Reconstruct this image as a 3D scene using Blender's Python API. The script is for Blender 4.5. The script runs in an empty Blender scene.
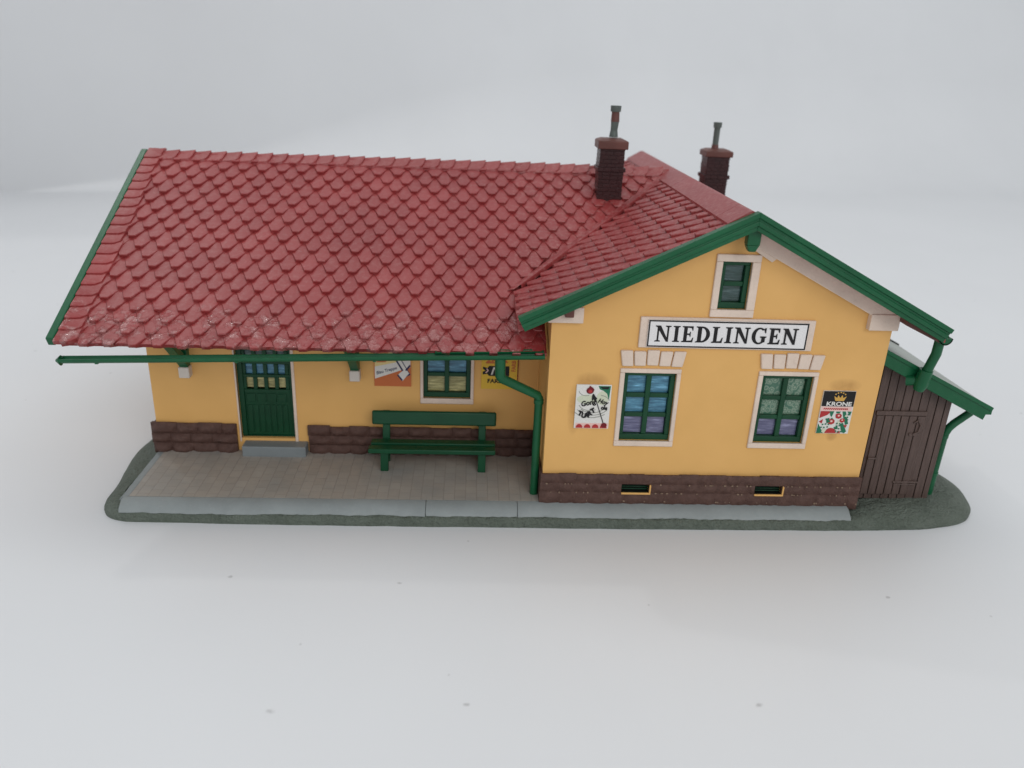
import bpy, bmesh, math, random
from mathutils import Vector, Matrix
random.seed(7)
sc = bpy.context.scene
COL = sc.collection
S = 0.001          # the model is measured in millimetres
GZ = 3.8           # height of the pavement above the table, mm
PI = math.pi

# ------------------------------------------------------------------ materials
def new_mat(name):
    m = bpy.data.materials.new(name); m.use_nodes = True
    nt = m.node_tree
    return m, nt, nt.nodes['Principled BSDF']
def node(nt, t, **kw):
    n = nt.nodes.new(t)
    for k, v in kw.items():
        if k in n.inputs.keys() if isinstance(k, str) else False: n.inputs[k].default_value = v
        else: setattr(n, k, v)
    return n
def coords(nt, scale=(1, 1, 1), rot=(0, 0, 0)):
    tc = nt.nodes.new('ShaderNodeTexCoord'); mp = nt.nodes.new('ShaderNodeMapping')
    mp.inputs['Scale'].default_value = [s / S for s in scale]     # texture space in millimetres
    mp.inputs['Rotation'].default_value = rot
    nt.links.new(tc.outputs['Object'], mp.inputs['Vector'])
    return mp.outputs['Vector']
def noise(nt, vec, scale, detail=3, rough=.55):
    n = nt.nodes.new('ShaderNodeTexNoise'); n.inputs['Scale'].default_value = scale
    n.inputs['Detail'].default_value = detail; n.inputs['Roughness'].default_value = rough
    nt.links.new(vec, n.inputs['Vector']); return n.outputs['Fac']
def ramp(nt, fac, stops):
    r = nt.nodes.new('ShaderNodeValToRGB'); nt.links.new(fac, r.inputs['Fac'])
    e = r.color_ramp.elements
    while len(e) < len(stops): e.new(.5)
    for i, (p, c) in enumerate(stops):
        e[i].position = p; e[i].color = (*c, 1) if len(c) == 3 else c
    return r.outputs['Color']
def mix(nt, fac, a, b, mode='MIX'):
    m = nt.nodes.new('ShaderNodeMix'); m.data_type = 'RGBA'; m.blend_type = mode
    for sock, v in ((m.inputs[0], fac), (m.inputs[6], a), (m.inputs[7], b)):
        if hasattr(v, 'is_linked'): nt.links.new(v, sock)
        elif isinstance(v, (int, float)): sock.default_value = v
        else: sock.default_value = (*v, 1)
    return m.outputs[2]
def math_n(nt, op, a, b=0., clamp=False):
    m = nt.nodes.new('ShaderNodeMath'); m.operation = op; m.use_clamp = clamp
    for sock, v in ((m.inputs[0], a), (m.inputs[1], b)):
        if hasattr(v, 'is_linked'): nt.links.new(v, sock)
        else: sock.default_value = v
    return m.outputs[0]
def bump(nt, b, h, strength=.3, dist=.1, normal=None):
    n = nt.nodes.new('ShaderNodeBump'); n.inputs['Strength'].default_value = strength
    n.inputs['Distance'].default_value = dist * S
    nt.links.new(h, n.inputs['Height'])
    if normal is not None: nt.links.new(normal, n.inputs['Normal'])
    nt.links.new(n.outputs['Normal'], b.inputs['Normal']); return n.outputs['Normal']
def srgb(r, g, b):
    f = lambda c: c / 12.92 if c <= .04045 else ((c + .055) / 1.055) ** 2.4
    return tuple(f(x / 255) for x in (r, g, b))
def plastic(name, col, rough=.42, var=.10, fine=4., bmp=.08, spec=.5, dust=0., dcol=(.55, .5, .47)):
    m, nt, b = new_mat(name)
    v = coords(nt)
    n1 = noise(nt, v, .16, 4); n2 = noise(nt, v, fine, 3)
    lo = tuple(c * (1 - var) for c in col); hi = tuple(min(1, c * (1 + var)) for c in col)
    c = ramp(nt, n1, [(.3, lo), (.7, hi)])
    if dust:
        d = noise(nt, v, 1.1, 6, .7)
        f = ramp(nt, d, [(.52, (0, 0, 0)), (.78, (dust,) * 3)])
        c = mix(nt, f, c, dcol)
    nt.links.new(c, b.inputs['Base Color'])
    r = nt.nodes.new('ShaderNodeMapRange'); nt.links.new(n2, r.inputs['Value'])
    r.inputs['To Min'].default_value = rough - .08; r.inputs['To Max'].default_value = rough + .1
    nt.links.new(r.outputs[0], b.inputs['Roughness'])
    b.inputs['Specular IOR Level'].default_value = spec
    bump(nt, b, n2, bmp, .25)
    return m
def flatmat(name, col, rough=.45):
    m, nt, b = new_mat(name)
    v = coords(nt); n = noise(nt, v, 6., 3)
    c = ramp(nt, n, [(.3, tuple(x * .88 for x in col)), (.7, tuple(min(1, x * 1.08) for x in col))])
    nt.links.new(c, b.inputs['Base Color']); b.inputs['Roughness'].default_value = rough; b.inputs['Specular IOR Level'].default_value = .25
    return m

def wall_mat():
    m, nt, b = new_mat('yellow_wall_plastic')
    v = coords(nt)
    base = ramp(nt, noise(nt, v, .08, 4), [(.3, (.70, .395, .125)), (.7, (.76, .435, .145))])
    # thin glue stains of irregular outline round two of the posters (world mm: wall plane y=0)
    sep = nt.nodes.new('ShaderNodeSeparateXYZ'); nt.links.new(v, sep.inputs[0])
    wob = noise(nt, v, .45, 5, .65)
    total = None
    for (cx, cz, rx, rz) in ((8.2, 27.0, 3.6, 2.0), (59.2, 27.1, 3.6, 1.6), (5.2, 21, 1.5, 6.), (58.5, 16, 1.3, 1.3)):
        dx = math_n(nt, 'POWER', math_n(nt, 'DIVIDE', math_n(nt, 'SUBTRACT', sep.outputs[0], cx), rx), 2)
        dz = math_n(nt, 'POWER', math_n(nt, 'DIVIDE', math_n(nt, 'SUBTRACT', sep.outputs[2], cz), rz), 2)
        f = math_n(nt, 'SUBTRACT', 1., math_n(nt, 'ADD', dx, dz), True)
        total = f if total is None else math_n(nt, 'MAXIMUM', total, f)
    near = math_n(nt, 'LESS_THAN', math_n(nt, 'ABSOLUTE', math_n(nt, 'ADD', sep.outputs[1], 21.)), 1.)
    st = math_n(nt, 'MULTIPLY', math_n(nt, 'MULTIPLY', total, near), math_n(nt, 'MULTIPLY', wob, .85))
    c = mix(nt, st, base, (.30, .135, .035))
    spk = ramp(nt, noise(nt, v, 2.4, 5, .7), [(.70, (0, 0, 0)), (.80, (.35,) * 3)])
    c = mix(nt, spk, c, (.42, .22, .075))
    nt.links.new(c, b.inputs['Base Color']); b.inputs['Roughness'].default_value = .55
    b.inputs['Specular IOR Level'].default_value = .35
    bump(nt, b, noise(nt, v, 3., 4), .06, .25)
    return m

def roof_mat():
    m, nt, b = new_mat('red_tile_plastic')
    v = coords(nt)
    at = nt.nodes.new('ShaderNodeAttribute'); at.attribute_name = 'tint'
    base = ramp(nt, noise(nt, v, .06, 3), [(.3, (.240, .028, .029)), (.7, (.285, .036, .036))])
    tint = nt.nodes.new('ShaderNodeMapRange'); nt.links.new(at.outputs['Fac'], tint.inputs['Value'])
    tint.inputs['To Min'].default_value = .93; tint.inputs['To Max'].default_value = 1.07
    vm = nt.nodes.new('ShaderNodeVectorMath'); vm.operation = 'SCALE'
    nt.links.new(base, vm.inputs[0]); nt.links.new(tint.outputs[0], vm.inputs['Scale'])
    dusty = ramp(nt, noise(nt, v, .9, 6, .7), [(.48, (0, 0, 0)), (.80, (.30,) * 3)])
    sp0 = nt.nodes.new('ShaderNodeSeparateXYZ'); nt.links.new(v, sp0.inputs[0])
    on_gable = math_n(nt, 'GREATER_THAN', sp0.outputs[0], -6.5)
    dusty = math_n(nt, 'MULTIPLY', dusty, math_n(nt, 'ADD', 1., math_n(nt, 'MULTIPLY', on_gable, .9)), True)
    c = mix(nt, dusty, vm.outputs[0], (.46, .24, .22))
    specks = ramp(nt, noise(nt, v, 3.2, 2, .5), [(.74, (0, 0, 0)), (.79, (.5,) * 3)])
    c = mix(nt, specks, c, (.55, .36, .35))
    c_out = c
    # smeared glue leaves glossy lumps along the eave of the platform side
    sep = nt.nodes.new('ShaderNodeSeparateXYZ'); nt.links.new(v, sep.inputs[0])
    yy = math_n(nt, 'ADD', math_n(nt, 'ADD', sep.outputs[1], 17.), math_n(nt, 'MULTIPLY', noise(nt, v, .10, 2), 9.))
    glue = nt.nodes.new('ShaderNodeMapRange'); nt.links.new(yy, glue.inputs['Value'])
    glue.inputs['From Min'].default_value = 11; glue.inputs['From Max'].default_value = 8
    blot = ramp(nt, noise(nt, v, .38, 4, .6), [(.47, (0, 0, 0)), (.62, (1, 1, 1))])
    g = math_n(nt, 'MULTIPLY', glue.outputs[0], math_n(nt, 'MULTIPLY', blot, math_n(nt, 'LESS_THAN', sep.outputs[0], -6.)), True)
    c_out = mix(nt, math_n(nt, 'MULTIPLY', g, .20), c_out, (.60, .40, .38)); nt.links.new(c_out, b.inputs['Base Color'])  # pale glue tint, with some of its highlights painted into the colour
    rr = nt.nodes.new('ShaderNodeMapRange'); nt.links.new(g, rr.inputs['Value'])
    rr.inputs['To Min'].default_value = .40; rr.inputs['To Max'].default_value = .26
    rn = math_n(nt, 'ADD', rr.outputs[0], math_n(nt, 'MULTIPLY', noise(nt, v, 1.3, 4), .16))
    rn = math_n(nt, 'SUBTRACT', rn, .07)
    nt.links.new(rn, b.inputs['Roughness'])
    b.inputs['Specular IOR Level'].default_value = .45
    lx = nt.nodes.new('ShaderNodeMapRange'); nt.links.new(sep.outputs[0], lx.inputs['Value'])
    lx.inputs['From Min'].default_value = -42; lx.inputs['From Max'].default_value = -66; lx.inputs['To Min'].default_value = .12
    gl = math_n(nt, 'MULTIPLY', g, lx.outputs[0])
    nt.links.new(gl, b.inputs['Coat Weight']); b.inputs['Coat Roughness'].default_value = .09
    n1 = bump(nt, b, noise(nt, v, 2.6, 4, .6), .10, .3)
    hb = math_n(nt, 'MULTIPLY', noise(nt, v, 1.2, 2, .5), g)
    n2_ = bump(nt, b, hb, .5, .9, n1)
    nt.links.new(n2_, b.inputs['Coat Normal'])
    return m

def stone_mat():
    m, nt, b = new_mat('brown_stone_plastic')
    v = coords(nt)
    c = ramp(nt, noise(nt, v, .8, 5, .65), [(.3, (.072, .034, .026)), (.7, (.118, .062, .049))])
    specks = ramp(nt, noise(nt, v, 2.2, 5, .75), [(.66, (0, 0, 0)), (.76, (.5,) * 3)])
    c = mix(nt, specks, c, (.26, .16, .11))
    nt.links.new(c, b.inputs['Base Color']); b.inputs['Roughness'].default_value = .55
    b.inputs['Specular IOR Level'].default_value = .35
    bump(nt, b, noise(nt, v, 2.2, 6, .7), .55, .6)
    return m

def wood_mat():
    m, nt, b = new_mat('brown_plank_plastic')
    v = coords(nt, (2.2, 2.2, .22))
    c = ramp(nt, noise(nt, v, .9, 6, .65), [(.25, (.064, .040, .033)), (.75, (.118, .076, .064))])
    nt.links.new(c, b.inputs['Base Color']); b.inputs['Roughness'].default_value = .5
    b.inputs['Specular IOR Level'].default_value = .4
    bump(nt, b, noise(nt, v, 1.6, 5, .7), .35, .35)
    return m

def base_mat():
    m, nt, b = new_mat('grey_green_scenery')
    v = coords(nt)
    c = ramp(nt, noise(nt, v, .22, 5, .6), [(.3, (.150, .180, .145)), (.7, (.205, .238, .198))])
    w = ramp(nt, noise(nt, v, 1.3, 6, .8), [(.56, (0, 0, 0)), (.72, (.65,) * 3)])
    c = mix(nt, w, c, (.30, .33, .29))
    w2 = ramp(nt, noise(nt, v, .9, 6, .8), [(.30, (.6,) * 3), (.44, (0, 0, 0))])
    c = mix(nt, w2, c, (.06, .07, .055))
    nt.links.new(c, b.inputs['Base Color']); b.inputs['Roughness'].default_value = .62
    b.inputs['Specular IOR Level'].default_value = .3
    h = math_n(nt, 'ADD', noise(nt, v, 1.4, 5, .7), math_n(nt, 'MULTIPLY', noise(nt, v, .35, 3), 1.2))
    bump(nt, b, h, .9, 1.8)
    return m

def pavement_mat():
    m, nt, b = new_mat('grey_paver_plastic')
    v = coords(nt, (1, 1, 1), (0, 0, math.radians(90)))
    br = nt.nodes.new('ShaderNodeTexBrick'); nt.links.new(v, br.inputs['Vector'])
    br.inputs['Scale'].default_value = 1.; br.inputs['Mortar Size'].default_value = .11
    br.inputs['Mortar Smooth'].default_value = .9
    br.inputs['Brick Width'].default_value = 2.9; br.inputs['Row Height'].default_value = 2.3
    br.inputs['Color1'].default_value = (.35, .325, .295, 1); br.inputs['Color2'].default_value = (.375, .352, .325, 1)
    br.inputs['Mortar'].default_value = (.30, .275, .252, 1)
    vv = coords(nt)
    d = ramp(nt, noise(nt, vv, .12, 5, .6), [(.3, (.84, .86, .86)), (.55, (1.0, .97, .93)), (.75, (1.10, 1.10, 1.06))])
    c = mix(nt, 1., br.outputs['Color'], d, 'MULTIPLY')
    w = ramp(nt, noise(nt, vv, 1.3, 6, .75), [(.6, (0, 0, 0)), (.8, (.35,) * 3)])
    c = mix(nt, w, c, (.34, .33, .31))
    nt.links.new(c, b.inputs['Base Color']); b.inputs['Roughness'].default_value = .6
    h = math_n(nt, 'ADD', math_n(nt, 'MULTIPLY', br.outputs['Fac'], -1.), math_n(nt, 'MULTIPLY', noise(nt, vv, 2.5, 4), .5))
    bump(nt, b, h, .35, .3)
    return m

def pane_mat(name, dark, light, streak=True):
    m, nt, b = new_mat(name)
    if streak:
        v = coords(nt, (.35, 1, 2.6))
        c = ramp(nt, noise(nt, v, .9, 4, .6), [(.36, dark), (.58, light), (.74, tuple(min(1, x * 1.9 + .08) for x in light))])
    else:
        v = coords(nt)
        vo = nt.nodes.new('ShaderNodeTexVoronoi'); nt.links.new(v, vo.inputs['Vector']); vo.inputs['Scale'].default_value = .95
        f = math_n(nt, 'ADD', vo.outputs['Distance'], math_n(nt, 'MULTIPLY', noise(nt, v, 2.5, 3), .35))
        c = ramp(nt, f, [(.38, light), (.52, dark), (.66, light), (.85, dark)])
    nt.links.new(c, b.inputs['Base Color']); b.inputs['Roughness'].default_value = .18
    b.inputs['Specular IOR Level'].default_value = .55
    bump(nt, b, noise(nt, coords(nt, (.4, 1, 1.5)), 1.2, 3), .12, .3)
    return m

def paper_mat(name='white_card', specks=True):
    m, nt, b = new_mat(name)
    v = coords(nt)
    c = ramp(nt, noise(nt, v, .012, 3), [(.3, (.690, .697, .712)), (.7, (.712, .719, .734))])
    # scattered dust and small scuffs on the white surface
    f = None
    for (sx, sy, th, gt_, st_) in ((.030, .042, .0165, .4, .5), (.016, .020, .010, .5, .40), (.075, .06, .020, .12, .32)):
        vo = nt.nodes.new('ShaderNodeTexVoronoi'); vo.voronoi_dimensions = '2D'
        nt.links.new(coords(nt, (sx, sy, 1), (0, 0, .5 + 9 * sx)), vo.inputs['Vector']); vo.inputs['Scale'].default_value = 1.
        d = math_n(nt, 'ADD', vo.outputs['Distance'], math_n(nt, 'MULTIPLY', math_n(nt, 'SUBTRACT', noise(nt, v, .9, 4), .5), .035))
        gate = nt.nodes.new('ShaderNodeSeparateColor'); nt.links.new(vo.outputs['Color'], gate.inputs[0])
        q = ramp(nt, d, [(th * .5, (st_,) * 3), (th, (0, 0, 0))])
        q = math_n(nt, 'MULTIPLY', q, math_n(nt, 'LESS_THAN', gate.outputs[0], gt_))
        f = q if f is None else math_n(nt, 'MAXIMUM', f, q)
    if specks: c = mix(nt, f, c, (.30, .29, .29))
    c2 = ramp(nt, noise(nt, coords(nt, (.03, .012, .03)), 1., 5, .6), [(.55, (0, 0, 0)), (.8, (.10,) * 3)])
    c = mix(nt, c2, c, (.62, .62, .64))
    nt.links.new(c, b.inputs['Base Color']); b.inputs['Roughness'].default_value = .42
    b.inputs['Specular IOR Level'].default_value = .3
    bump(nt, b, noise(nt, v, .5, 4), .03, .4)
    return m

M = dict(
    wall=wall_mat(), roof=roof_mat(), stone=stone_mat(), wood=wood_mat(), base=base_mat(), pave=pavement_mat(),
    speck=flatmat('bare_plastic_speck', (.27, .19, .135)),
    green=plastic('green_plastic', (.005, .090, .034), .34, .14, 3., .10, .32, .10, (.10, .20, .13)),
    dgreen=plastic('dark_green_plastic', (.004, .050, .020), .38, .18, 3., .08, .30),
    bench=plastic('bench_green_plastic', (.004, .058, .023), .40, .15, 3., .10, .32),
    cream=plastic('cream_plastic', (.71, .575, .48), .5, .08, 2.2, .35, .35, .35, (.50, .38, .30)),
    corbel=plastic('pale_grey_plastic', (.62, .56, .50), .5, .05, 3., .08),
    kerb=plastic('blue_grey_plastic', (.25, .275, .275), .5, .10, 3., .12, .4, .25, (.36, .38, .38)),
    step=plastic('step_grey_plastic', (.20, .225, .235), .5, .08, 3., .12),
    chim=plastic('dark_brick_plastic', (.040, .010, .011), .34, .25, 2.5, .25, .35),
    cap=plastic('brown_cap_plastic', (.13, .048, .038), .45, .2, 3., .2, .35),
    potg=plastic('grey_green_pot', (.085, .105, .095), .45, .3, 2., .15),
    potr=plastic('brown_pot', (.11, .035, .028), .45, .3, 2., .15),
    felt=plastic('grey_roof_felt', (.30, .32, .29), .45, .12, 2., .2),
    dark=flatmat('dark_opening', (.008, .012, .010)),
    white=flatmat('poster_white', (.72, .70, .66)), black=flatmat('print_black', (.012, .011, .012)),
    signw=flatmat('sign_white', (.78, .76, .76), .35),
    red=flatmat('print_red', (.42, .035, .035)), dred=flatmat('print_dark_red', (.16, .012, .018)),
    pgreen=flatmat('print_green', (.02, .16, .085)), pale=flatmat('print_pale_green', (.60, .63, .48)),
    pink=flatmat('print_pink', (.80, .52, .47)), yel=flatmat('print_yellow', (.75, .48, .055)),
    pyel=flatmat('print_pale_yellow', (.78, .62, .28)), oran=flatmat('print_orange', (.55, .15, .05)),
    gold=flatmat('print_gold', (.62, .36, .08)), navy=flatmat('print_navy', (.02, .025, .08)),
    grey=flatmat('print_grey', (.30, .31, .27)),
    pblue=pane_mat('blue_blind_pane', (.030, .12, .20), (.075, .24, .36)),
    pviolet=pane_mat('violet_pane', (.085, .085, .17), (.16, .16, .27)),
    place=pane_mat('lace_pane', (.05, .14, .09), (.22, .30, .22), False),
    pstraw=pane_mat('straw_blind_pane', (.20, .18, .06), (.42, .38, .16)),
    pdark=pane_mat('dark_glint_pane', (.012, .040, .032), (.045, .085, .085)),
    paper=paper_mat(), card=paper_mat('white_backdrop_card', False),
)

# ------------------------------------------------------------------ mesh helper
class MB:
    """collects faces in millimetres, z measured from the pavement"""
    def __init__(s): s.v = []; s.f = []; s.mi = []; s.t = []; s.mats = []; s.tint = .5
    def m(s, mat):
        if mat not in s.mats: s.mats.append(mat)
        return s.mats.index(mat)
    def face(s, pts, mat):
        k = len(s.v); s.v += [tuple(p) for p in pts]; s.f.append(list(range(k, k + len(pts)))); s.mi.append(s.m(mat)); s.t.append(s.tint)
    def mesh(s, vs, fs, mat):
        k = len(s.v); s.v += [tuple(p) for p in vs]
        for f in fs: s.f.append([k + i for i in f]); s.mi.append(s.m(mat)); s.t.append(s.tint)
    def box(s, x0, x1, y0, y1, z0, z1, mat):
        vs = [(x, y, z) for z in (z0, z1) for y in (y0, y1) for x in (x0, x1)]
        s.mesh(vs, [(0, 2, 3, 1), (4, 5, 7, 6), (0, 1, 5, 4), (2, 6, 7, 3), (0, 4, 6, 2), (1, 3, 7, 5)], mat)
    def prism(s, poly, a, b, mat, axis='y'):
        """poly of 2-D points extruded along an axis from a to b"""
        def P(p, t): return {'y': (p[0], t, p[1]), 'x': (t, p[0], p[1]), 'z': (p[0], p[1], t)}[axis]
        n = len(poly)
        vs = [P(p, a) for p in poly] + [P(p, b) for p in poly]
        s.mesh(vs, [tuple(range(n)), tuple(range(2 * n - 1, n - 1, -1))] + [(i, i + n, (i + 1) % n + n, (i + 1) % n) for i in range(n)], mat)
    def loft(s, rings, mat, closed=True, caps=True):
        n = len(rings[0]); vs = [p for r in rings for p in r]; fs = []
        for k in range(len(rings) - 1):
            for i in range(n if closed else n - 1):
                j = (i + 1) % n
                fs.append((k * n + i, k * n + j, (k + 1) * n + j, (k + 1) * n + i))
        if caps: fs += [tuple(range(n - 1, -1, -1)), tuple(range((len(rings) - 1) * n, len(rings) * n))]
        s.mesh(vs, fs, mat)
    def tube(s, pts, r, mat, n=14):
        pts = [Vector(p) for p in pts]; rings = []
        rr = r if isinstance(r, (list, tuple)) else [r] * len(pts)
        for i, p in enumerate(pts):
            d0 = (pts[i] - pts[i - 1]).normalized() if i else None
            d1 = (pts[i + 1] - pts[i]).normalized() if i < len(pts) - 1 else None
            t = ((d0 or d1) + (d1 or d0)).normalized()
            ref = Vector((0, 1, 0)) if abs(t.y) < .9 else Vector((1, 0, 0))
            u = t.cross(ref).normalized(); w = t.cross(u)
            k = 1 / max(.5, t.dot(d1 or d0))
            rings.append([p + (u * math.cos(a) + w * math.sin(a)) * rr[i] for a in [2 * PI * q / n for q in range(n)]])
        s.loft(rings, mat)
    def build(s, name, parent=None, bevel=0., smooth=40, weld=False):
        me = bpy.data.meshes.new(name)
        o = bpy.data.objects.new(name, me); COL.objects.link(o)
        off = Vector((0, 0, 0))
        if parent is not None:
            o.parent = parent
            q = parent
            while q is not None: off += Vector(q.location); q = q.parent
        me.from_pydata([Vector((x * S, y * S, (z + GZ) * S)) - off for x, y, z in s.v], [], s.f)
        for mt in s.mats: me.materials.append(mt)
        for p, i in zip(me.polygons, s.mi): p.material_index = i
        at = me.attributes.new('tint', 'FLOAT', 'FACE')
        at.data.foreach_set('value', s.t)
        bm = bmesh.new(); bm.from_mesh(me)
        if weld: bmesh.ops.remove_doubles(bm, verts=bm.verts, dist=1e-7)
        bmesh.ops.recalc_face_normals(bm, faces=bm.faces)
        bm.to_mesh(me); bm.free()
        if smooth:
            me.shade_smooth(); me.set_sharp_from_angle(angle=math.radians(smooth))
        if bevel:
            b = o.modifiers.new('soft_edge', 'BEVEL'); b.width = bevel * S; b.segments = 2; b.limit_method = 'ANGLE'; b.angle_limit = math.radians(50)
        return o

def tag(o, label=None, cat=None, group=None, kind=None):
    for k, v in (('label', label), ('category', cat), ('group', group), ('kind', kind)):
        if v: o[k] = v
    return o
def thing(name, x, y, z, label, cat, group=None):
    o = bpy.data.objects.new(name, None); COL.objects.link(o)
    o.empty_display_size = .005; o.location = (x * S, y * S, (z + GZ) * S)
    return tag(o, label, cat, group)

# ------------------------------------------------------------------ measured layout (mm)
W, D, C = 66., 21., 33.5            # gable front width, set-back of the platform wall, gable axis
H, YR, SL = 61.5, 56.7, .51         # ridge height, ridge of the platform wing, roof slope
XL, XRL, YE = -85.6, -93.7, .3      # left wall end, left roof end, platform eave
XE0, XE1, YF, YB = -6.9, 74.2, -5., 97.
zm = lambda y: H - abs(YR - y) * SL     # platform wing roof plane
zg = lambda x: H - abs(C - x) * SL      # gable wing roof plane
NL = math.sqrt(1 + SL * SL)

# ------------------------------------------------------------------ setting: white card sweep
def sweep(k0, k1, name):
    """one bent sheet of white card: flat under the model, turned up behind it; the bend is tighter on the left"""
    m = MB(); rows = []
    xs_ = [-1500 + 100 * k for k in range(31)]
    def prof(x):
        t = max(0, min(1, (x + 300) / 560)); t = t * t * (3 - 2 * t)
        R0 = .25 + 150 * t; y0 = 432 + .17 * x + 20 * t; lean = -.32 * (1 - t) + .45 * t
        p = [(y, -GZ) for y in (-1200, -300, 0, 200)]
        amax = PI / 2 - lean
        for k in range(13):
            a = k / 12 * amax; p.append((y0 + R0 * math.sin(a), -GZ + R0 * (1 - math.cos(a))))
        ye, ze = p[-1]
        for h in (1.5, 4, 40, 80, 140, 200, 260): p.append((ye + h * math.sin(lean) * (1 if h < 260 else .8), ze + h))
        return p
    P_ = [prof(x) for x in xs_]
    for k in range(k0, k1 if k1 else len(P_[0])): rows.append([(x, P_[i][k][0], P_[i][k][1]) for i, x in enumerate(xs_)])
    m.loft(rows, M['paper' if k1 else 'card'], closed=False, caps=False)
    o = m.build(name, smooth=80, weld=True); o['kind'] = 'structure'; return o
sweep(0, 5, 'table')
sweep(4, None, 'backdrop')

# ------------------------------------------------------------------ scenery base
base = thing('scenery_base', 0, 40, -GZ, 'low grey-green plastic base plate with rounded uneven edge under the station', 'base plate')
out = [(-84, -4.0), (-86.4, -3.3), (-88.6, -2.2), (-90.2, .8), (-90.0, 6.6), (-91.6, 16.9), (-92.1, 22.2), (-90.9, 30.3), (-90.5, 60), (-92, 88),
       (-86, 96), (-40, 97), (20, 99), (70, 98), (90, 95), (95, 80), (93, 55), (94.5, 35), (96, 18.4), (97.5, 14.0), (96.9, 8.4), (95.3, 3.6), (92.1, -.4), (87.9, -2.2),
       (80.6, -3.7), (72, -4.1), (64, -4.5), (30, -4.7), (-.5, -4.7), (-45, -4.6)]
def resample(pts, step):
    r = []
    n = len(pts)
    for i in range(n):
        a, b = Vector(pts[i]), Vector(pts[(i + 1) % n]); k = max(1, int((b - a).length / step))
        for j in range(k): r.append(a.lerp(b, j / k))
    return r
def smooth2(p, it=3):
    for _ in range(it): p = [p[i - 1] * .25 + p[i] * .5 + p[(i + 1) % len(p)] * .25 for i in range(len(p))]
    return p
ol = smooth2(resample(out, 1.2), 3)
n = len(ol)
# polygon is clockwise or not: find the inward normal
area = sum(ol[i].x * ol[(i + 1) % n].y - ol[(i + 1) % n].x * ol[i].y for i in range(n))
sg = 1 if area > 0 else -1
nor = []
for i in range(n):
    t = ol[(i + 1) % n] - ol[i - 1]; t.normalize(); nor.append(Vector((-t.y, t.x)) * sg)
jit = [random.uniform(-1, 1) for _ in range(n)]
jit = [(jit[i - 1] + jit[i] + jit[(i + 1) % n]) / 3 for i in range(n)]
rings = []
for (ins, z, jj) in ((0, -GZ, .12), (-.05, -3.0, .15), (.35, -2.1, .18), (1.0, -1.35, .2), (2.2, -.75, .22), (4., -.42, .1)):
    ring = []
    for i in range(n):
        p = ol[i]
        right = max(0, min(1, (p.x - 66) / 14)) * (1 if p.y < 60 else 0)
        front = 1 if (p.y < 2 and -84 < p.x < 65) else 0
        k = ins * (1 + .8 * right) if not front else ins * .55
        q = p + nor[i] * (k + jit[i] * jj)
        zz = z + (.25 * right if z > -1 else 0)
        if p.y < 2: zz = min(zz, -1.75 + 1.2 * max(0, min(1, (p.x - 64.5) / 4)) + .9 * max(0, min(1, (-85.5 - p.x) / 3)))
        ring.append((q.x, q.y, zz + (jit[i] * .1 if z > -GZ else 0)))
    rings.append(ring)
m = MB(); m.loft(rings, M['base'], caps=True)
ob = m.build('ground_plate', base, smooth=70)
m = MB()
# sloping kerb in slabs along the platform front
xs = [-85.2, -24.2, -5.4, 64.6]
for a, b in zip(xs, xs[1:]):
    nk = int((b - a) / .8); cuts = [a + .025 + (b - .05 - a) * k / nk for k in range(nk + 1)]
    rr = []; wv = 0
    for c in cuts:
        wv = wv * .75 + random.uniform(-.14, .14); e = wv + random.uniform(-.07, .07)
        rr.append([(c, -.35, 0.02), (c, -1.9, -.1), (c, -3.55 + e, -1.2 + e * .3), (c, -3.9 + e, -1.9), (c, -.35, -1.9)])
    m.loft(rr, M['kerb'])
# left border strip of the platform
rr = []
for k in range(17):
    t = k / 16; e = random.uniform(-.12, .12)
    x = -85.4; y = -.2 + 20. * t
    rr.append([(x + 1.3, y, .02), (x, y, -.02), (x - .9 + e, y, -.9), (x - .9 + e, y, -1.9), (x + 1.3, y, -1.9)])
m.loft(rr, M['kerb'])
m.build('kerb', base, bevel=.12, smooth=50)
m = MB(); m.box(-84.1, -.2, -.3, 21.5, -1.8, .03, M['pave'])
m.build('pavement', base)

# ------------------------------------------------------------------ station building
st = thing('station_building', 0, 21, 0, 'yellow model railway station with red tiled roof, green gables and brown stone plinth', 'building')

def wall_grid(m, xs, zs, holes, y, mat, keep=lambda x, z: True):
    xs = sorted(set(xs)); zs = sorted(set(zs))
    for a, b in zip(xs, xs[1:]):
        for c, d in zip(zs, zs[1:]):
            mx, mz = (a + b) / 2, (c + d) / 2
            if any(h[0] < mx < h[1] and h[2] < mz < h[3] for h in holes): continue
            m.face([(a, y, c), (b, y, c), (b, y, d), (a, y, d)], mat)
def reveals(m, h, y, dep, mat):
    x0, x1, z0, z1 = h
    m.face([(x0, y, z0), (x0, y + dep, z0), (x0, y + dep, z1), (x0, y, z1)], mat)
    m.face([(x1, y, z0), (x1, y, z1), (x1, y + dep, z1), (x1, y + dep, z0)], mat)
    m.face([(x0, y, z0), (x1, y, z0), (x1, y + dep, z0), (x0, y + dep, z0)], mat)
    m.face([(x0, y, z1), (x0, y + dep, z1), (x1, y + dep, z1), (x1, y, z1)], mat)

WIN1 = (14.6, 24.9, 14.2, 29.0); WIN2 = (42.2, 52.5, 14.2, 29.0); ATT = (31.0, 36.6, 42.3, 51.6)
V1 = (16.1, 21.9, 2.55, 4.45); V2 = (44.2, 50.0, 2.55, 4.45)
WIN3 = (-26.0, -15.5, 13.8, 28.5); DOOR = (-67.0, -55.0, 3.1, 27.5)
TOPT = .9          # the body stops this far below the roof plane
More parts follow.
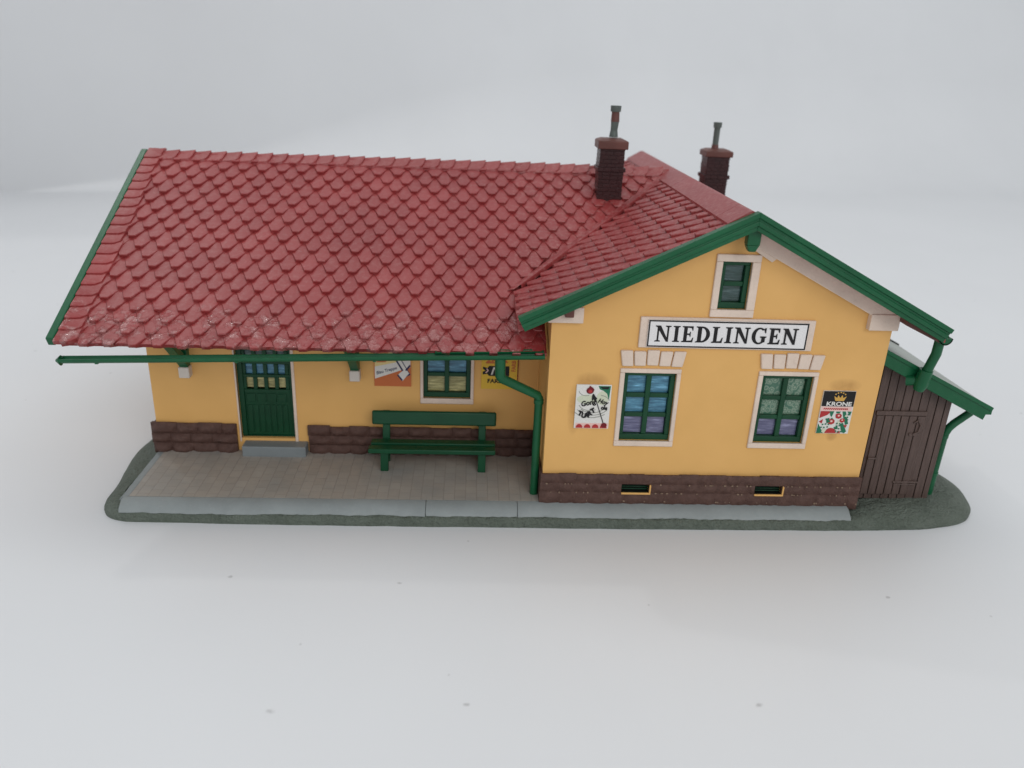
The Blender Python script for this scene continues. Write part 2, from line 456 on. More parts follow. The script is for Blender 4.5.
# gable wing walls
m = MB(); holes = [WIN1, WIN2, ATT, V1, V2]
xl, xr = -.35, 66.25
zE = zg(0) - 3.2
wall_grid(m, [xl, xr] + [v for h in holes[:2] + holes[3:] for v in h[:2]], [-.8, 38.6] + [v for h in holes[:2] + holes[3:] for v in h[2:]], holes, 0, M['wall'])
# gable triangle with the attic opening
def gtop(x): return zg(x) - 2.2
AX0, AX1, AZ0, AZ1 = ATT
m.face([(xl, 0, 38.6), (AX0, 0, 38.6), (AX0, 0, gtop(AX0)), (xl, 0, gtop(xl))], M['wall'])
m.face([(AX0, 0, 38.6), (AX1, 0, 38.6), (AX1, 0, AZ0), (AX0, 0, AZ0)], M['wall'])
m.face([(AX0, 0, AZ1), (AX1, 0, AZ1), (AX1, 0, gtop(AX1)), (C, 0, gtop(C)), (AX0, 0, gtop(AX0))], M['wall'])
m.face([(AX1, 0, 38.6), (xr, 0, 38.6), (xr, 0, gtop(xr)), (AX1, 0, gtop(AX1))], M['wall'])
for h in holes: reveals(m, h, 0, 2.4, M['wall'])
# sides and back
m.face([(xl, 0, -.8), (xl, 0, gtop(xl)), (xl, 92, gtop(xl)), (xl, 92, -.8)], M['wall'])
m.face([(xr, 0, -.8), (xr, 92, -.8), (xr, 92, gtop(xr)), (xr, 0, gtop(xr))], M['wall'])
m.face([(xl, 92, -.8), (xl, 92, gtop(xl)), (C, 92, gtop(C)), (xr, 92, gtop(xr)), (xr, 92, -.8)], M['wall'])
gw = m.build('gable_wall', st, smooth=0)
# platform wing walls
m = MB(); holes = [WIN3, DOOR]; ZT = 42.0
wall_grid(m, [XL, -.36] + [v for h in holes for v in h[:2]], [-.8, ZT] + [v for h in holes for v in h[2:]], holes, D, M['wall'])
for h in holes: reveals(m, h, D, 2.4, M['wall'])
m.face([(XL, D, -.8), (XL, 92, -.8), (XL, 92, zm(92) - 2.2), (XL, YR, H - 2.2), (XL, D, zm(D) - 2.2)], M['wall'])
m.face([(XL, 92, -.8), (-.36, 92, -.8), (-.36, 92, zm(92) - 2.2), (XL, 92, zm(92) - 2.2)], M['wall'])
m.build('platform_wall', st, smooth=0)

# ---- rough stone plinth
def stone(m, x0, x1, z0, z1, y, bulge, mat, nx=5, nz=4, rough=.12, top=False):
    """one rock-faced block on a wall that faces -Y"""
    vs, fs = [], []
    for j in range(nz + 1):
        for i in range(nx + 1):
            u, w = i / nx, j / nz
            e = (1 - abs(2 * u - 1) ** 3.2) * (1 - abs(2 * w - 1) ** 2.0)
            rim = i in (0, nx) or j in (0, nz)
            d = bulge * e + (0 if rim else random.uniform(-rough, rough))
            vs.append((x0 + (x1 - x0) * u + (0 if rim else random.uniform(-.06, .06)), y - d, z0 + (z1 - z0) * w + (random.uniform(-.14, .14) if (top and j == nz) else 0)))
    for j in range(nz):
        for i in range(nx):
            a = j * (nx + 1) + i; fs.append((a, a + 1, a + nx + 2, a + nx + 1))
    m.mesh(vs, fs, mat)
def courses(m, x0, x1, y, back, zs, bulge, wmin, wmax, skip=(), topj=.15, rough=.12):
    for r, (za, zb) in enumerate(zip(zs, zs[1:])):
        x = x0 + random.uniform(-.25, .1); first = True
        while x < x1 - .3:
            w = random.uniform(wmin, wmax); xe = min(x + w, x1 + random.uniform(-.05, .1))
            if x1 - xe < 1.2: xe = x1
            parts = [(x, xe)]
            for (a, b, c, d) in skip:
                if za < (c + d) / 2 < zb:
                    parts = [q for p in parts for q in ((p[0], min(p[1], a)), (max(p[0], b), p[1])) if q[1] - q[0] > .15]
            zt = zb + (random.uniform(-.12, topj) if r == len(zs) - 2 else 0)
            for (a, b) in parts:
                last = r == len(zs) - 2; m.box(a, b, y, back, za, zt - (.25 if last else 0), M['stone'])
                stone(m, a, b, za + .02, zt, y - .002, bulge * random.uniform(.8, 1.15), M['stone'], rough=rough, top=last, nx=8 if last else 5)
            x = xe
random.seed(21)
m = MB()
courses(m, -.7, 66.7, -.75, .3, [-.8, 2.5, 4.5, 6.75], .34, 2.6, 4.6, (V1, V2), .10, .10)
for zc in (2.5, 4.5, .6):
    for q in range(34):
        x = random.uniform(-.4, 66.4)
        if any(a - .6 < x < b + .8 and c - .6 < zc < d + .3 for a, b, c, d in (V1, V2)): continue
        w_ = random.uniform(.12, .38); m.box(x, x + w_, -.93 - random.uniform(0, .08), -.7, zc - random.uniform(.05, .2), zc + random.uniform(.03, .15), M['speck'])
# return of the plinth round the right and left corner
m.box(66.0, 66.9, .3, 60, -.8, 6.5, M['stone']); m.box(-.9, -.2, .3, 20.5, -.8, 6.5, M['stone'])
pl = m.build('plinth', st, smooth=55)
for h in (V1, V2):
    m = MB()
    x0, x1, z0, z1 = h
    m.box(x0, x1 + .32, -1.1, -.7, z0 - .3, z0 + .06, M['wall']); m.box(x1, x1 + .32, -1.1, -.7, z0 + .06, z1, M['wall']); m.box(x0, x1 + .3, -.7, .8, z0 - .3, z0 + .04, M['dark'])
    m.box(x0, x1, .55, .8, z0, z1, M['dark'])
    for q in range(3): m.box(x0, x1, .1, .4, z0 + .35 + q * .55, z0 + .5 + q * .55, M['dgreen'])
    tag(m.build('cellar_vent', pl, bevel=.08), None)
m = MB()
courses(m, XL - .9, -67.9, D - .75, D + .3, [-.8, 1.9, 4.2, 6.8], 1.05, 3.6, 5.6, (), .25, .16)
m.box(XL - .8, XL + .1, D + .3, 90, -.8, 6.4, M['stone'])
m.build('plinth', st, smooth=55)
m = MB()
courses(m, -51.9, -.9, D - .75, D + .3, [-.8, 1.9, 4.2, 6.6], .9, 3.6, 5.6, (), .25, .14)
m.build('plinth', st, smooth=55)

# ---- windows
def frame_ring(m, x0, x1, z0, z1, t, y0, y1, mat, ts=None):
    a, b, c, d = ts or (t, t, t, t)     # left right bottom top
    m.box(x0, x1, y0, y1, z0, z0 + c, mat); m.box(x0, x1, y0, y1, z1 - d, z1, mat)
    m.box(x0, x0 + a, y0, y1, z0 + c, z1 - d, mat); m.box(x1 - b, x1, y0, y1, z0 + c, z1 - d, mat)
def window(h, y, rows, cols, mats, trim, lintel=False, ty=.45):
    x0, x1, z0, z1 = h
    m = MB(); y0 = y + .42
    frame_ring(m, x0 + .02, x1 - .02, z0 + .02, z1 - .02, .95, y0, y0 + 1.1, M['dgreen'], (.85, .95, 1.2, .8))
    X0, X1, Z0, Z1 = x0 + .9, x1 - 1., z0 + 1.25, z1 - .85
    tv, th = 1.0, .9
    cx = [X0 + (X1 - X0) * k / cols for k in range(cols + 1)]
    for c in cx[1:-1]: m.box(c - tv / 2, c + tv / 2, y0 + .12, y0 + 1.0, Z0, Z1, M['dgreen'])
    rz = [Z0 + (Z1 - Z0) * k / rows for k in range(rows + 1)]
    for r in rz[1:-1]:
        for a, b in zip(cx, cx[1:]):
            m.box(a + (tv / 2 if a > X0 else 0), b - (tv / 2 if b < X1 else 0), y0 + .2, y0 + .95, r - th / 2, r + th / 2, M['dgreen'])
    w = m.build('window', st, bevel=.1)
    p = MB()
    for k in range(rows):
        for j in range(cols):
            p.box(cx[j] + .05, cx[j + 1] - .05, y0 + .9, y0 + 1.05, rz[k] + .05, rz[k + 1] - .05, mats[k])
    p.build('pane', w)
    t0 = MB(); a, b, c, d = trim
    frame_ring(t0, x0 - a, x1 + b, z0 - c, z1 + d, 0, y - ty, y + .3, M['cream'], (a, b, c, d))
    t0.build('surround', w, bevel=.16)
    if lintel:
        l = MB(); xm = (x0 + x1) / 2; zc = z1 - 14.
        for k in range(5):
            a0 = (k - 2.5) * 2.42; a1 = a0 + 2.2
            def P(u, z): return (xm + .05 + u * (1 + (z - z1 - 1.4) * .028), z)
            zt = z1 + 4.75 + random.uniform(-.12, .12) - .1 * abs(k - 2)
            zb = z1 + 1.45 + .10 * (2 - abs(k - 2))
            l.prism([P(a0 + .12, zb), P(a1 + .12, zb), P(a1 + .12, zt), P(a0 + .12, zt)], y - .55 - random.uniform(0, .1), y + .2, M['cream'])
        l.build('lintel', w, bevel=.2)
    return w
w1 = window(WIN1, 0, 3, 2, [M['pviolet'], M['pblue'], M['pblue']], (.95, .85, 1.15, .9), True)
tag(w1, 'six-pane green window with blue blinds in the gable front')
w2 = window(WIN2, 0, 3, 2, [M['pviolet'], M['place'], M['place']], (.95, .85, 1.15, .9), True)
tag(w2, 'six-pane green window with lace curtains in the gable front')
w3 = window(WIN3, D, 3, 2, [M['pstraw'], M['pblue'], M['pblue']], (.7, .75, 1.3, .8))
tag(w3, 'green window with blue and straw panes behind the bench')
w4 = window(ATT, 0, 2, 1, [M['pdark'], M['pdark']], (1.3, 1.6, 1.5, 1.4), False, .5)
tag(w4, 'small attic window with cream surround under the gable tip')

# ---- door with glazed top
x0, x1, z0, z1 = DOOR
m = MB(); y0 = D + 1.0
frame_ring(m, x0, x1, z0, z1, .9, y0 - .2, y0 + 1.0, M['dgreen'], (1.15, .7, .25, .8))
m.box(x0 + 1.1, x1 - .7, y0 + .3, y0 + 1.0, z0 + .2, 13.8, M['dgreen'])
for k in range(7):      # lower boards
    a = x0 + 1.5 + k * 1.31
    m.box(a, a + 1.08, y0 + .12, y0 + .35, z0 + .9, 10.8, M['dgreen'])
for k in range(4):
    a = x0 + 1.55 + k * 2.29
    m.box(a, a + 1.95, y0 + .12, y0 + .35, 11.5, 13.5, M['dgreen'])
m.box(x0 + 1.1, x1 - .7, y0 + .05, y0 + .9, 13.8, 14.6, M['dgreen'])
zr = [14.6, 17.8, 21.0, 24.2, 26.7]
for z in zr[1:-1]: m.box(x0 + 1.1, x1 - .7, y0 + .1, y0 + .9, z - .38, z + .38, M['dgreen'])
for k in range(5):
    c = x0 + 1.35 + k * 2.35
    for a, b in zip(zr, zr[1:]): m.box(c - .42, c + .42, y0 + .15, y0 + .9, a + (.38 if a > 14.7 else 0), b - .38, M['dgreen'])
door = m.build('door', st, bevel=.1)
p = MB()
for k in range(4):
    a = x0 + 1.35 + k * 2.35
    for r, mt in enumerate((M['pstraw'], M['pblue'], M['pdark'], M['pdark'])):
        p.box(a + .4, a + 1.95, y0 + .75, y0 + .9, zr[r] + .3, zr[r + 1] - .3, mt)
p.build('pane', door)
m = MB(); m.box(x0 - .4, x0, D - .25, D + .6, 2.2, z1, M['cream']); m.box(x1, x1 + .7, D - .25, D + .6, 2.2, z1, M['cream'])
m.build('surround', door, bevel=.15)
m = MB(); m.box(-66.3, -52.2, 17.7, D + 1.2, -.8, 2.45, M['step']); m.build('doorstep', st, bevel=.2)

# ---- roofs --------------------------------------------------------------
def tile_field(m, origin, ud, dd, nn, u0, u1, smax, ok, tw=4.53, pitch=3.17, s0=0., clamp=None, mat=None, jitter=1.):
    """rows of scale tiles with chamfered ends on a slope; ud along the eave, dd down the slope, nn the normal"""
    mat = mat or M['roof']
    rows = int(round((smax - s0) / pitch)); pitch = (smax - s0) / rows
    for r in range(rows + 1):
        sb = s0 + (r + 1) * pitch
        cut = smax - .75 if r == rows else 1e9
        k0 = int(math.floor(u0 / tw)) - 1; k1 = int(math.ceil(u1 / tw)) + 1
        for k in range(k0, k1):
            uc = (k + .5 * (r % 2)) * tw
            if not ok(uc, min(sb, smax)): continue
            w = tw * .488; s = sb + random.uniform(-.10, .10) * jitter; du = random.uniform(-.07, .07) * jitter
            ch = pitch * 1.02; b = tw * .165; st_ = max(s0 - .5, s - pitch * 2.25)
            lift = random.uniform(-.05, .05) * jitter; tilt = .128
            sk = random.uniform(-.03, .03) * jitter
            def P(u, q, dn):
                uu = uc + du + u; q = min(q, cut)
                if clamp: lo, hi = clamp(q); uu = min(max(uu, lo), hi)
                h = (q - s) * tilt + dn + lift + u * sk - .30 * max(0, (abs(u) - b) / (w - b))
                return origin + ud * uu + dd * q + nn * h
            i = .13
            top = [(-w + i, st_), (-b, st_), (b, st_), (w - i, st_), (w - i, s - ch - .04), (b - .05, s - i), (-b + .05, s - i), (-w + i, s - ch - .04)]
            mid = [(-w, st_), (-b, st_ - .02), (b, st_ - .02), (w, st_), (w, s - ch), (b, s), (-b, s), (-w, s - ch)]
            pts = [P(u, q, 0) for u, q in top] + [P(u, q, -.15) for u, q in mid] + [P(u * .99, q - .03, -.85) for u, q in mid]
            us = [p.dot(ud) for p in pts[8:16]]
            if max(us) - min(us) < .4: continue
            fs = [(0, 1, 6, 7), (1, 2, 5, 6), (2, 3, 4, 5)]
            for q in range(8):
                j = (q + 1) % 8
                fs += [(q, 8 + q, 8 + j, j), (8 + q, 16 + q, 16 + j, 8 + j)]
            m.tint = random.random(); m.mesh(pts, fs, mat); m.tint = .5

# platform wing roof
random.seed(5)
m = MB()
SB = 1.25       # the sheet below the tiles lies this far under the measured plane (vertical)
SL_LEN = (YR - YE) * NL
th = 1.3
# front slope sheet: left of the gable wing down to the eave, and the strip behind the valley
def slab(m, pts, t, mat):
    up = [Vector(p) for p in pts]; dn = [p - Vector((0, 0, t)) for p in up]; k = len(up)
    m.mesh(up + dn, [tuple(range(k)), tuple(range(2 * k - 1, k - 1, -1))] + [(i, (i + 1) % k, (i + 1) % k + k, i + k) for i in range(k)], mat)
f = lambda x, y: (x, y, zm(y) - SB)
xv = lambda y: C - abs(YR - y)          # valley in plan
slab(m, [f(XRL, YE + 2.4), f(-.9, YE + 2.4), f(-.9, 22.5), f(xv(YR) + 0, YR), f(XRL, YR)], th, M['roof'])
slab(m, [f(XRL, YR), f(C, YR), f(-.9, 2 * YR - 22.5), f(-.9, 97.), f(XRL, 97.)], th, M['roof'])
dd = Vector((0, -1, -SL)).normalized(); ud = Vector((1, 0, 0)); nn = Vector((0, -SL, 1)).normalized()
org = Vector((0, YR, H))
def okm(u, s):
    y = YR - s / NL
    if u < XRL + 1.0: return False
    if y < 16.5: return u < -.9 + 2.6
    return u < xv(y) + 3.5
def clm(s):
    y = YR - s / NL
    return (XRL + .3, -.9 if y < 22 else 200)
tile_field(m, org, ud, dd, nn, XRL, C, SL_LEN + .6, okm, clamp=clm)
ddb = Vector((0, 1, -SL)).normalized(); nnb = Vector((0, SL, 1)).normalized()
def okb(u, s):
    y = YR + s / NL
    return XRL + 1 < u < xv(y) + 3
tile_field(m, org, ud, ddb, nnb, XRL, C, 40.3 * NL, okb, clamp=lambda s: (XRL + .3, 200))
# verge tiles along the left end, one to a course
rows = 20; pt = (SL_LEN + .5) / rows
for r in range(rows):
    sb = (r + 1) * pt + random.uniform(-.1, .1)
    def V(u, s, h): return org + ud * u + dd * s + nn * h
    x0, x1 = XRL + .05, XRL + 3.5 + .8 * r / rows + random.uniform(-.3, .3)
    st_ = sb - pt * 1.35
    sec = []
    for (s, h) in ((st_, .0), (sb - .35, .40), (sb - .05, .34), (sb, .14), (sb, -.5)):
        bend = .55 if s > sb - .5 else .0
        sec.append([V(x0, s, h), V((x0 + x1) / 2, s - .0, h), V(x1 - 1.1, s - bend * .3, h - .06), V(x1 - .1, s - bend - .6, h - .26), V(x1 + .1, s - bend - .8, -.7)])
    m.tint = random.random(); m.loft(sec, M['roof'], closed=False, caps=False); m.tint = .5
main_roof = m.build('roof', st, smooth=35)
# ridge caps
m = MB(); x = XRL; k = 0
while x < C - 3:
    L = 3.66; lift = .42
    for_sec = []
    jj = random.uniform(-.05, .05)
    for (xx, up, fl_) in ((x - .3, .02, 2.4), (x + L * .55, .24, 2.5), (x + L - .25, .42, 2.5), (x + L + .15, .50, 2.25), (x + L + .38, .46, 1.7)):
        sec = [(-fl_ - .15, -.42), (-fl_, .16), (-1.2, .30), (-.45, .46), (0, .54), (.45, .46), (1.2, .30), (fl_, .16), (fl_ + .15, -.42)]
        for_sec.append([(xx - (abs(dy) * .32), YR + dy, H - abs(dy) * SL + dz + up - .55 + jj) for (dy, dz) in sec])
    m.tint = random.random(); m.loft(for_sec, M['roof'], closed=False, caps=False)
    m.loft([for_sec[-1], [(p[0] - .1, p[1], p[2] - .6) for p in for_sec[-1]]], M['roof'], closed=False, caps=False)
    m.tint = .5; x += L
m.build('ridge', main_roof, smooth=35)
# left bargeboard: thin green strip from ridge to both eaves
m = MB()
for sgn, ye in ((-1, YE - .1), (1, 97.)):
    yl = abs(YR - ye)
    pts = [(YR, H + .35), (YR + sgn * yl, H + .55 - yl * SL), (YR + sgn * (yl - .7), H - 1.1 - yl * SL), (YR, H - 1.3)]
    m.prism(pts, XRL - 1.45, XRL - .02, M['green'], 'x')
m.build('bargeboard', main_roof, bevel=.18)

# gable wing roof
m = MB()
g = lambda x, y: (x, y, zg(x) - SB)
slab(m, [g(XE0, YF), g(C, YF), g(C, YB), g(XE0, YB)], th, M['roof'])
slab(m, [g(C, YF), g(XE1, YF), g(XE1, YB), g(C, YB)], th, M['roof'])
og = Vector((C, 0, H)); ug = Vector((0, 1, 0))
dl = Vector((-1, 0, -SL)).normalized(); nl = Vector((-SL, 0, 1)).normalized()
dr = Vector((1, 0, -SL)).normalized(); nr = Vector((SL, 0, 1)).normalized()
LL = (C - XE0) * NL
def okl(u, s):
    x = C - s / NL
    yv = YR - (C - x)            # valley: the left slope is visible for y below this
    return -7 < u < yv + .2 or u > 2 * YR - yv - 1
tile_field(m, og, ug, dl, nl, YF, YB, LL + .4, okl, s0=3.6, clamp=lambda s: (YF + .05, YB - .3))
tile_field(m, og, ug, dr, nr, YF, YB, (XE1 - C) * NL + .3, lambda u, s: -7 < u < YB + 2, s0=3.6, clamp=lambda s: (YF + .05, YB - .3))
gable_roof = m.build('roof', st, smooth=35)
# smooth ridge strip of the gable wing and the valley strips
m = MB()
yy = [YF + .1, 1.5, 1.56, 30, 60, YB - .2]
for a, b in ((YF + .1, 2.2), (2.3, 40.), (40.08, YB - .2)):
    rr = []
    for y in (a, b):
        rr.append([(C - 4.2, y, zg(C - 4.2) - .5), (C - 4.15, y, zg(C - 4.2) + .12), (C - .5, y, H + .12), (C, y, H + .26), (C + .5, y, H + .12), (C + 4.15, y, zg(C + 4.2) + .12), (C + 4.2, y, zg(C + 4.2) - .5)])
    m.loft(rr, M['roof'])
m.build('ridge', gable_roof, smooth=50)
m = MB()
for sgn in (-1, 1):
    for (p, q) in (((XE0 - .3), C - 1.2),):
        pa = []
        for x in (p, q):
            y = YR + sgn * (C - x)
            zz = zg(x)
            pa.append([(x - 1.2, y, zm(y) - .3), (x - .9, y, zz - .12), (x + .25, y, zz + .02),
                       (x + 1.55, y, zg(x + 1.55) + .22), (x + 1.75, y, zg(x + 1.75) + .05), (x + 1.8, y, zg(x + 1.8) - .8)])
        m.loft(pa, M['roof'], closed=False, caps=False)
m.build('valley', gable_roof, smooth=60)
# green moulded bargeboards of the gable front
m = MB()
sect = [(-4.85, .62), (-6.55, .62), (-6.55, -.25), (-6.22, -.34), (-6.22, -.72), (-6.45, -.80), (-6.45, -1.50), (-6.1, -1.6), (-6.1, -2.35), (-4.85, -2.35)]
for sgn, xe in ((-1, XE0), (1, XE1)):
    ring0 = [(C + .9, y, H - .35 + v * NL) for y, v in sect]
    dvec = Vector((sgn, 0, -SL)).normalized(); nvec = Vector((sgn * SL, 0, 1)).normalized()
    endp = Vector((xe, 0, zg(xe)))
    ring1 = [tuple(endp + nvec * v + Vector((0, y, 0))) for y, v in sect]
    m.loft([ring0, ring1], M['green'])
bb = m.build('bargeboard', gable_roof, bevel=.08, smooth=30)
# short green king post under the gable tip
m = MB()
m.box(C - .1, C + 2.3, -4.8, -3.0, 55.6, 59.5, M['green'])
m.prism([(C - .1, 55.6), (C + .5, 54.4), (C + 1.7, 54.4), (C + 2.3, 55.6)], -4.6, -3.0, M['green'])
m.box(C - .9, C - .1, -4.5, -3.3, 58.0, 58.7, M['green'])
m.build('king_post', gable_roof, bevel=.15)
# cream cornice that follows the gable, with kneeler blocks
m = MB()
for sgn in (-1, 1):
    e = 32.6; lo = lambda d: H - d * SL - (5.35 if sgn > 0 else 4.55)
    hi = lambda d: H - d * SL - 2.3
    X = lambda d: C + sgn * d
    m.prism([(X(1.5), hi(1.5)), (X(e + 1.0), hi(e + 1.0)), (X(e + 1.0), lo(e - 3.)), (X(e - 3.), lo(e - 3.)), (X(2.2), lo(2.2))], -1.15, .25, M['cream'])
    if sgn > 0: m.prism([(X(3.0), lo(2.4)), (X(7.5), lo(7.2)), (X(6.6), lo(7.2) - .75), (X(3.0), lo(3.) - .75)], -.7, .25, M['cream'])
    x0_, x1_ = (60.9, 66.7) if sgn > 0 else (-1.2, 5.5)
    m.box(x0_, x1_, -1.35, .6, 39.15, 42.4 if sgn > 0 else 42.2, M['cream'])
m.build('cornice', gable_roof, bevel=.15)
# purlin ends
m = MB()
m.box(1.8, 3.5, -2.6, 0., 40.6, 42.2, M['cap'])
m.build('purlin', gable_roof, bevel=.15)
m = MB(); hb = lambda x: zg(x) - 2.6
m.prism([(66.5, hb(66.5)), (73.6, hb(73.6)), (73.6, hb(73.6) - .5), (66.5, hb(66.5) - .9)], -4.3, 90., M['cap'])
m.build('eave_board', gable_roof, bevel=.1)

# gutter under the right eave and its short pipe onto the shed roof
def trough(m, a, b, r, mat, n=10, wall=.25):
    a, b = Vector(a), Vector(b); t = (b - a).normalized(); side = t.cross(Vector((0, 0, 1))).normalized(); up = side.cross(t)
    def ring(p):
        o_ = [p + side * math.cos(PI + PI * k / n) * r + up * math.sin(PI + PI * k / n) * r for k in range(n + 1)]
        i_ = [p + side * math.cos(PI + PI * k / n) * (r - wall) + up * math.sin(PI + PI * k / n) * (r - wall) for k in range(n, -1, -1)]
        return o_ + i_
    m.loft([ring(a), ring(b)], mat)
    for p, q in ((a, a + t * .35), (b - t * .35, b)):
        rg = lambda p: [p + side * math.cos(PI + PI * k / n) * r * .98 + up * math.sin(PI + PI * k / n) * r * .98 for k in range(n + 1)]
        m.loft([rg(p), rg(q)], mat)
m = MB(); trough(m, (74.6, -4.6, 38.9), (74.6, 96.5, 38.9), 1.35, M['green'])
gt = m.build('gutter', st, smooth=40)
m = MB()
m.tube([(74.9, -2.2, 37.8), (74.9, -2.1, 35.0), (74.6, -1.2, 31.6), (74.5, -.9, 30.9)], .95, M['green'])
m.tube([(74.5, -.9, 31.2), (74.3, -.6, 28.2), (74.1, -.4, 26.7)], [1.3, 1.45, 1.0], M['green'])
m.tube([(74.2, -.3, 28.6), (72.2, 1.2, 28.2)], [.9, 1.2], M['green'])
tag(m.build('downpipe', gt, smooth=40), 'short green pipe dropping from the right eave onto the shed roof')
# platform gutter (sags away from the eave at its left end) and its pipe
m = MB()
trough(m, (-92.8, -.3, 29.6), (-1.4, -.3, 32.5), 1.1, M['green'])
m.tube([(-93.6, -.3, 29.0), (-92.7, -.3, 29.05)], [.25, 1.0], M['green'])
trough(m, (-22.5, .7, 32.2), (-1.5, .7, 32.9), .75, M['green'])
for x in (-86, -60., -34.): m.box(x - .3, x + .3, -.9, .3, 29.6 + (x + 92.8) * .0317 - 1.15, 29.6 + (x + 92.8) * .0317 - .7, M['green'])
gt = m.build('gutter', st, smooth=40)
m = MB()
m.tube([(-9.9, .2, 31.6), (-9.8, .5, 27.6), (-9.4, .75, 26.8), (-2.1, 2.5, 22.7), (-1.75, 2.6, 22.0), (-1.75, 2.9, .05)], [1.05, 1.05, .98, .9, .86, .84], M['green'])
m.tube([(-1.75, 2.62, 21.8), (-1.75, 2.64, 20.9)], 1.0, M['green'])
tag(m.build('downpipe', gt, smooth=40), 'bent green downpipe in the corner beside the gable front')
# canopy brackets on pale corbels
for xc in (-77.5, -40.9):
    m = MB()
    a = Vector((xc, D - 1.0, 21.2)); b = Vector((xc - .2, 7.5, zm(7.5) - 3.2))
    t = (b - a).normalized(); up = t.cross(Vector((1, 0, 0))).normalized()
    if up.z < 0: up = -up
    rr = [[tuple(p + Vector((sx * .95, 0, 0)) + up * su) for sx, su in ((-1, -.75), (1, -.75), (1, .75), (-1, .75))] for p in (a, b)]
    m.loft(rr, M['green'])
    m.box(xc - .95, xc + .95, D - 1.7, D + .1, 20.6, 24.5, M['green'])
    m.box(xc - 1.0, xc + .6, 7.0, D + .1, zm(D) - 3.6 - 7.0, zm(D) - 3.4 - 7.0 + 1.2, M['green']) if False else None
    br = m.build('canopy_bracket', st, bevel=.12)
    c = MB(); c.box(xc - 1.15, xc + 1.15, D - 2.0, D + .2, 18.1, 20.6, M['corbel']); c.build('corbel', br, bevel=.2)

# ---- chimneys
def chimney(x0, x1, y0, y1, zb, zt, capz, pot, label):
    """corbelled brick shaft; pot = list of (z, radius, material)"""
    m = MB(); dz = .92; z = zb; k = 0
    while z < zt - .2:
        e = random.uniform(-.03, .05)
        band = .38 if abs(z - (zt - 5.2)) < .5 else 0.
        a, b, c, d = x0 - e - band, x1 + e + band, y0 - e - band, y1 + e + band
        z2 = min(z + dz - .14, zt)
        q = a + (random.uniform(0, 1) + (k % 2) * .9)
        cuts = [a]
        while q < b - .5: cuts.append(q); q += 1.85
        cuts.append(b)
        m.box(a + .12, b - .12, c + .12, d - .12, z - .1, z2 + .12, M['chim'])
        for u, w in zip(cuts, cuts[1:]): m.box(u + .05, w - .05, c, d, z, z2, M['chim'])
        z += dz; k += 1
    ch = m.build('chimney', st, bevel=.1)
    tag(ch, label)
    m = MB(); e = .55
    m.box(x0 - e, x1 + e, y0 - e, y1 + e, capz[0], capz[1] - .35, M['cap'])
    m.loft([[(x0 - e, y0 - e, capz[1] - .35), (x1 + e, y0 - e, capz[1] - .35), (x1 + e, y1 + e, capz[1] - .35), (x0 - e, y1 + e, capz[1] - .35)],
            [(x0 + .6, y0 + .6, capz[1] + .15), (x1 - .6, y0 + .6, capz[1] + .15), (x1 - .6, y1 - .6, capz[1] + .15), (x0 + .6, y1 - .6, capz[1] + .15)]], M['cap'])
    m.build('cap', ch, bevel=.15)
    m = MB(); px, py = pot[0]
    for (za, ra, zb_, rb, lean0, lean1, mt) in pot[1]:
        m.tube([(px + lean0, py, za), (px + lean1, py, zb_)], [ra, rb], M[mt], 14)
    m.build('pot', ch, smooth=50)
random.seed(11)
chimney(13.3, 19.2, 45.3, 50.6, 53.4, 66.7, (66.7, 68.8), ((16.6, 48.2), [(69.2, 1.05, 70.6, .85, 0, 0, 'potg'), (70.5, .8, 72.7, .95, 0, .1, 'potg'), (72.6, 1.0, 74.9, .9, .1, .05, 'potr'), (74.8, 1.2, 76.1, 1.25, .05, .05, 'potg')]),
        'nearer brick chimney rising from the main roof slope')
chimney(44.6, 50.6, 66.5, 72.0, 50.0, 63.7, (63.7, 65.4), ((47.0, 69.2), [(65.3, 1.0, 66.6, .85, 0, 0, 'potr'), (66.5, .78, 70.9, .8, 0, 0, 'potg'), (70.8, 1.05, 72.1, 1.1, 0, 0, 'potg')]),
        'farther brick chimney half hidden behind the gable ridge')

# ------------------------------------------------------------------ lean-to shed
shd = thing('lean_to_shed', 75.5, 4, 0, 'dark brown plank lean-to shed with green-edged felt roof beside the gable wall', 'shed')
SX0, SX1, SY, SYB = 67.0, 84.8, 4.0, 38.0
sr = lambda x: 33.9 - (x - 67.7) * .481       # top of the fascia
m = MB()
m.prism([(SX0, -.8), (SX1, -.8), (SX1, sr(SX1) - 1.2), (SX0, sr(SX0) - 1.2)], SY + .25, SYB, M['wood'])
pw = 1.86; x = SX0 - .3
random.seed(3)
while x < SX1 - .1:
    xe = min(x + pw, SX1)
    yj = random.uniform(-.08, .05)
    m.prism([(x + .11, -.7), (xe - .11, -.7), (xe - .11, sr(xe) - 1.3), (x + .11, sr(x) - 1.3)], SY - .05 + yj, SY + .5, M['wood'])
    x = xe
y = SY + .3
while y < SYB - .1:
    ye = min(y + pw, SYB)
    m.box(SX1 - .2, SX1 + .22, y + .1, ye - .1, -.7, sr(SX1) - 1.4, M['wood']); y = ye
m.build('wall', shd, bevel=.1)
m = MB()
m.box(69.0, 79.9, SY - .45, SY, 19.2, 20.2, M['wood'])
x = 69.2; k = 0
while x < 79.0:
    m.box(x + .08, x + 1.68, SY - .42 + random.uniform(-.05, .05), SY, .5, 19.1, M['wood']); x += 1.76
m.box(79.7, 80.1, SY - .35, SY, .5, 19.2, M['wood'])
dr_ = m.build('door', shd, bevel=.1)
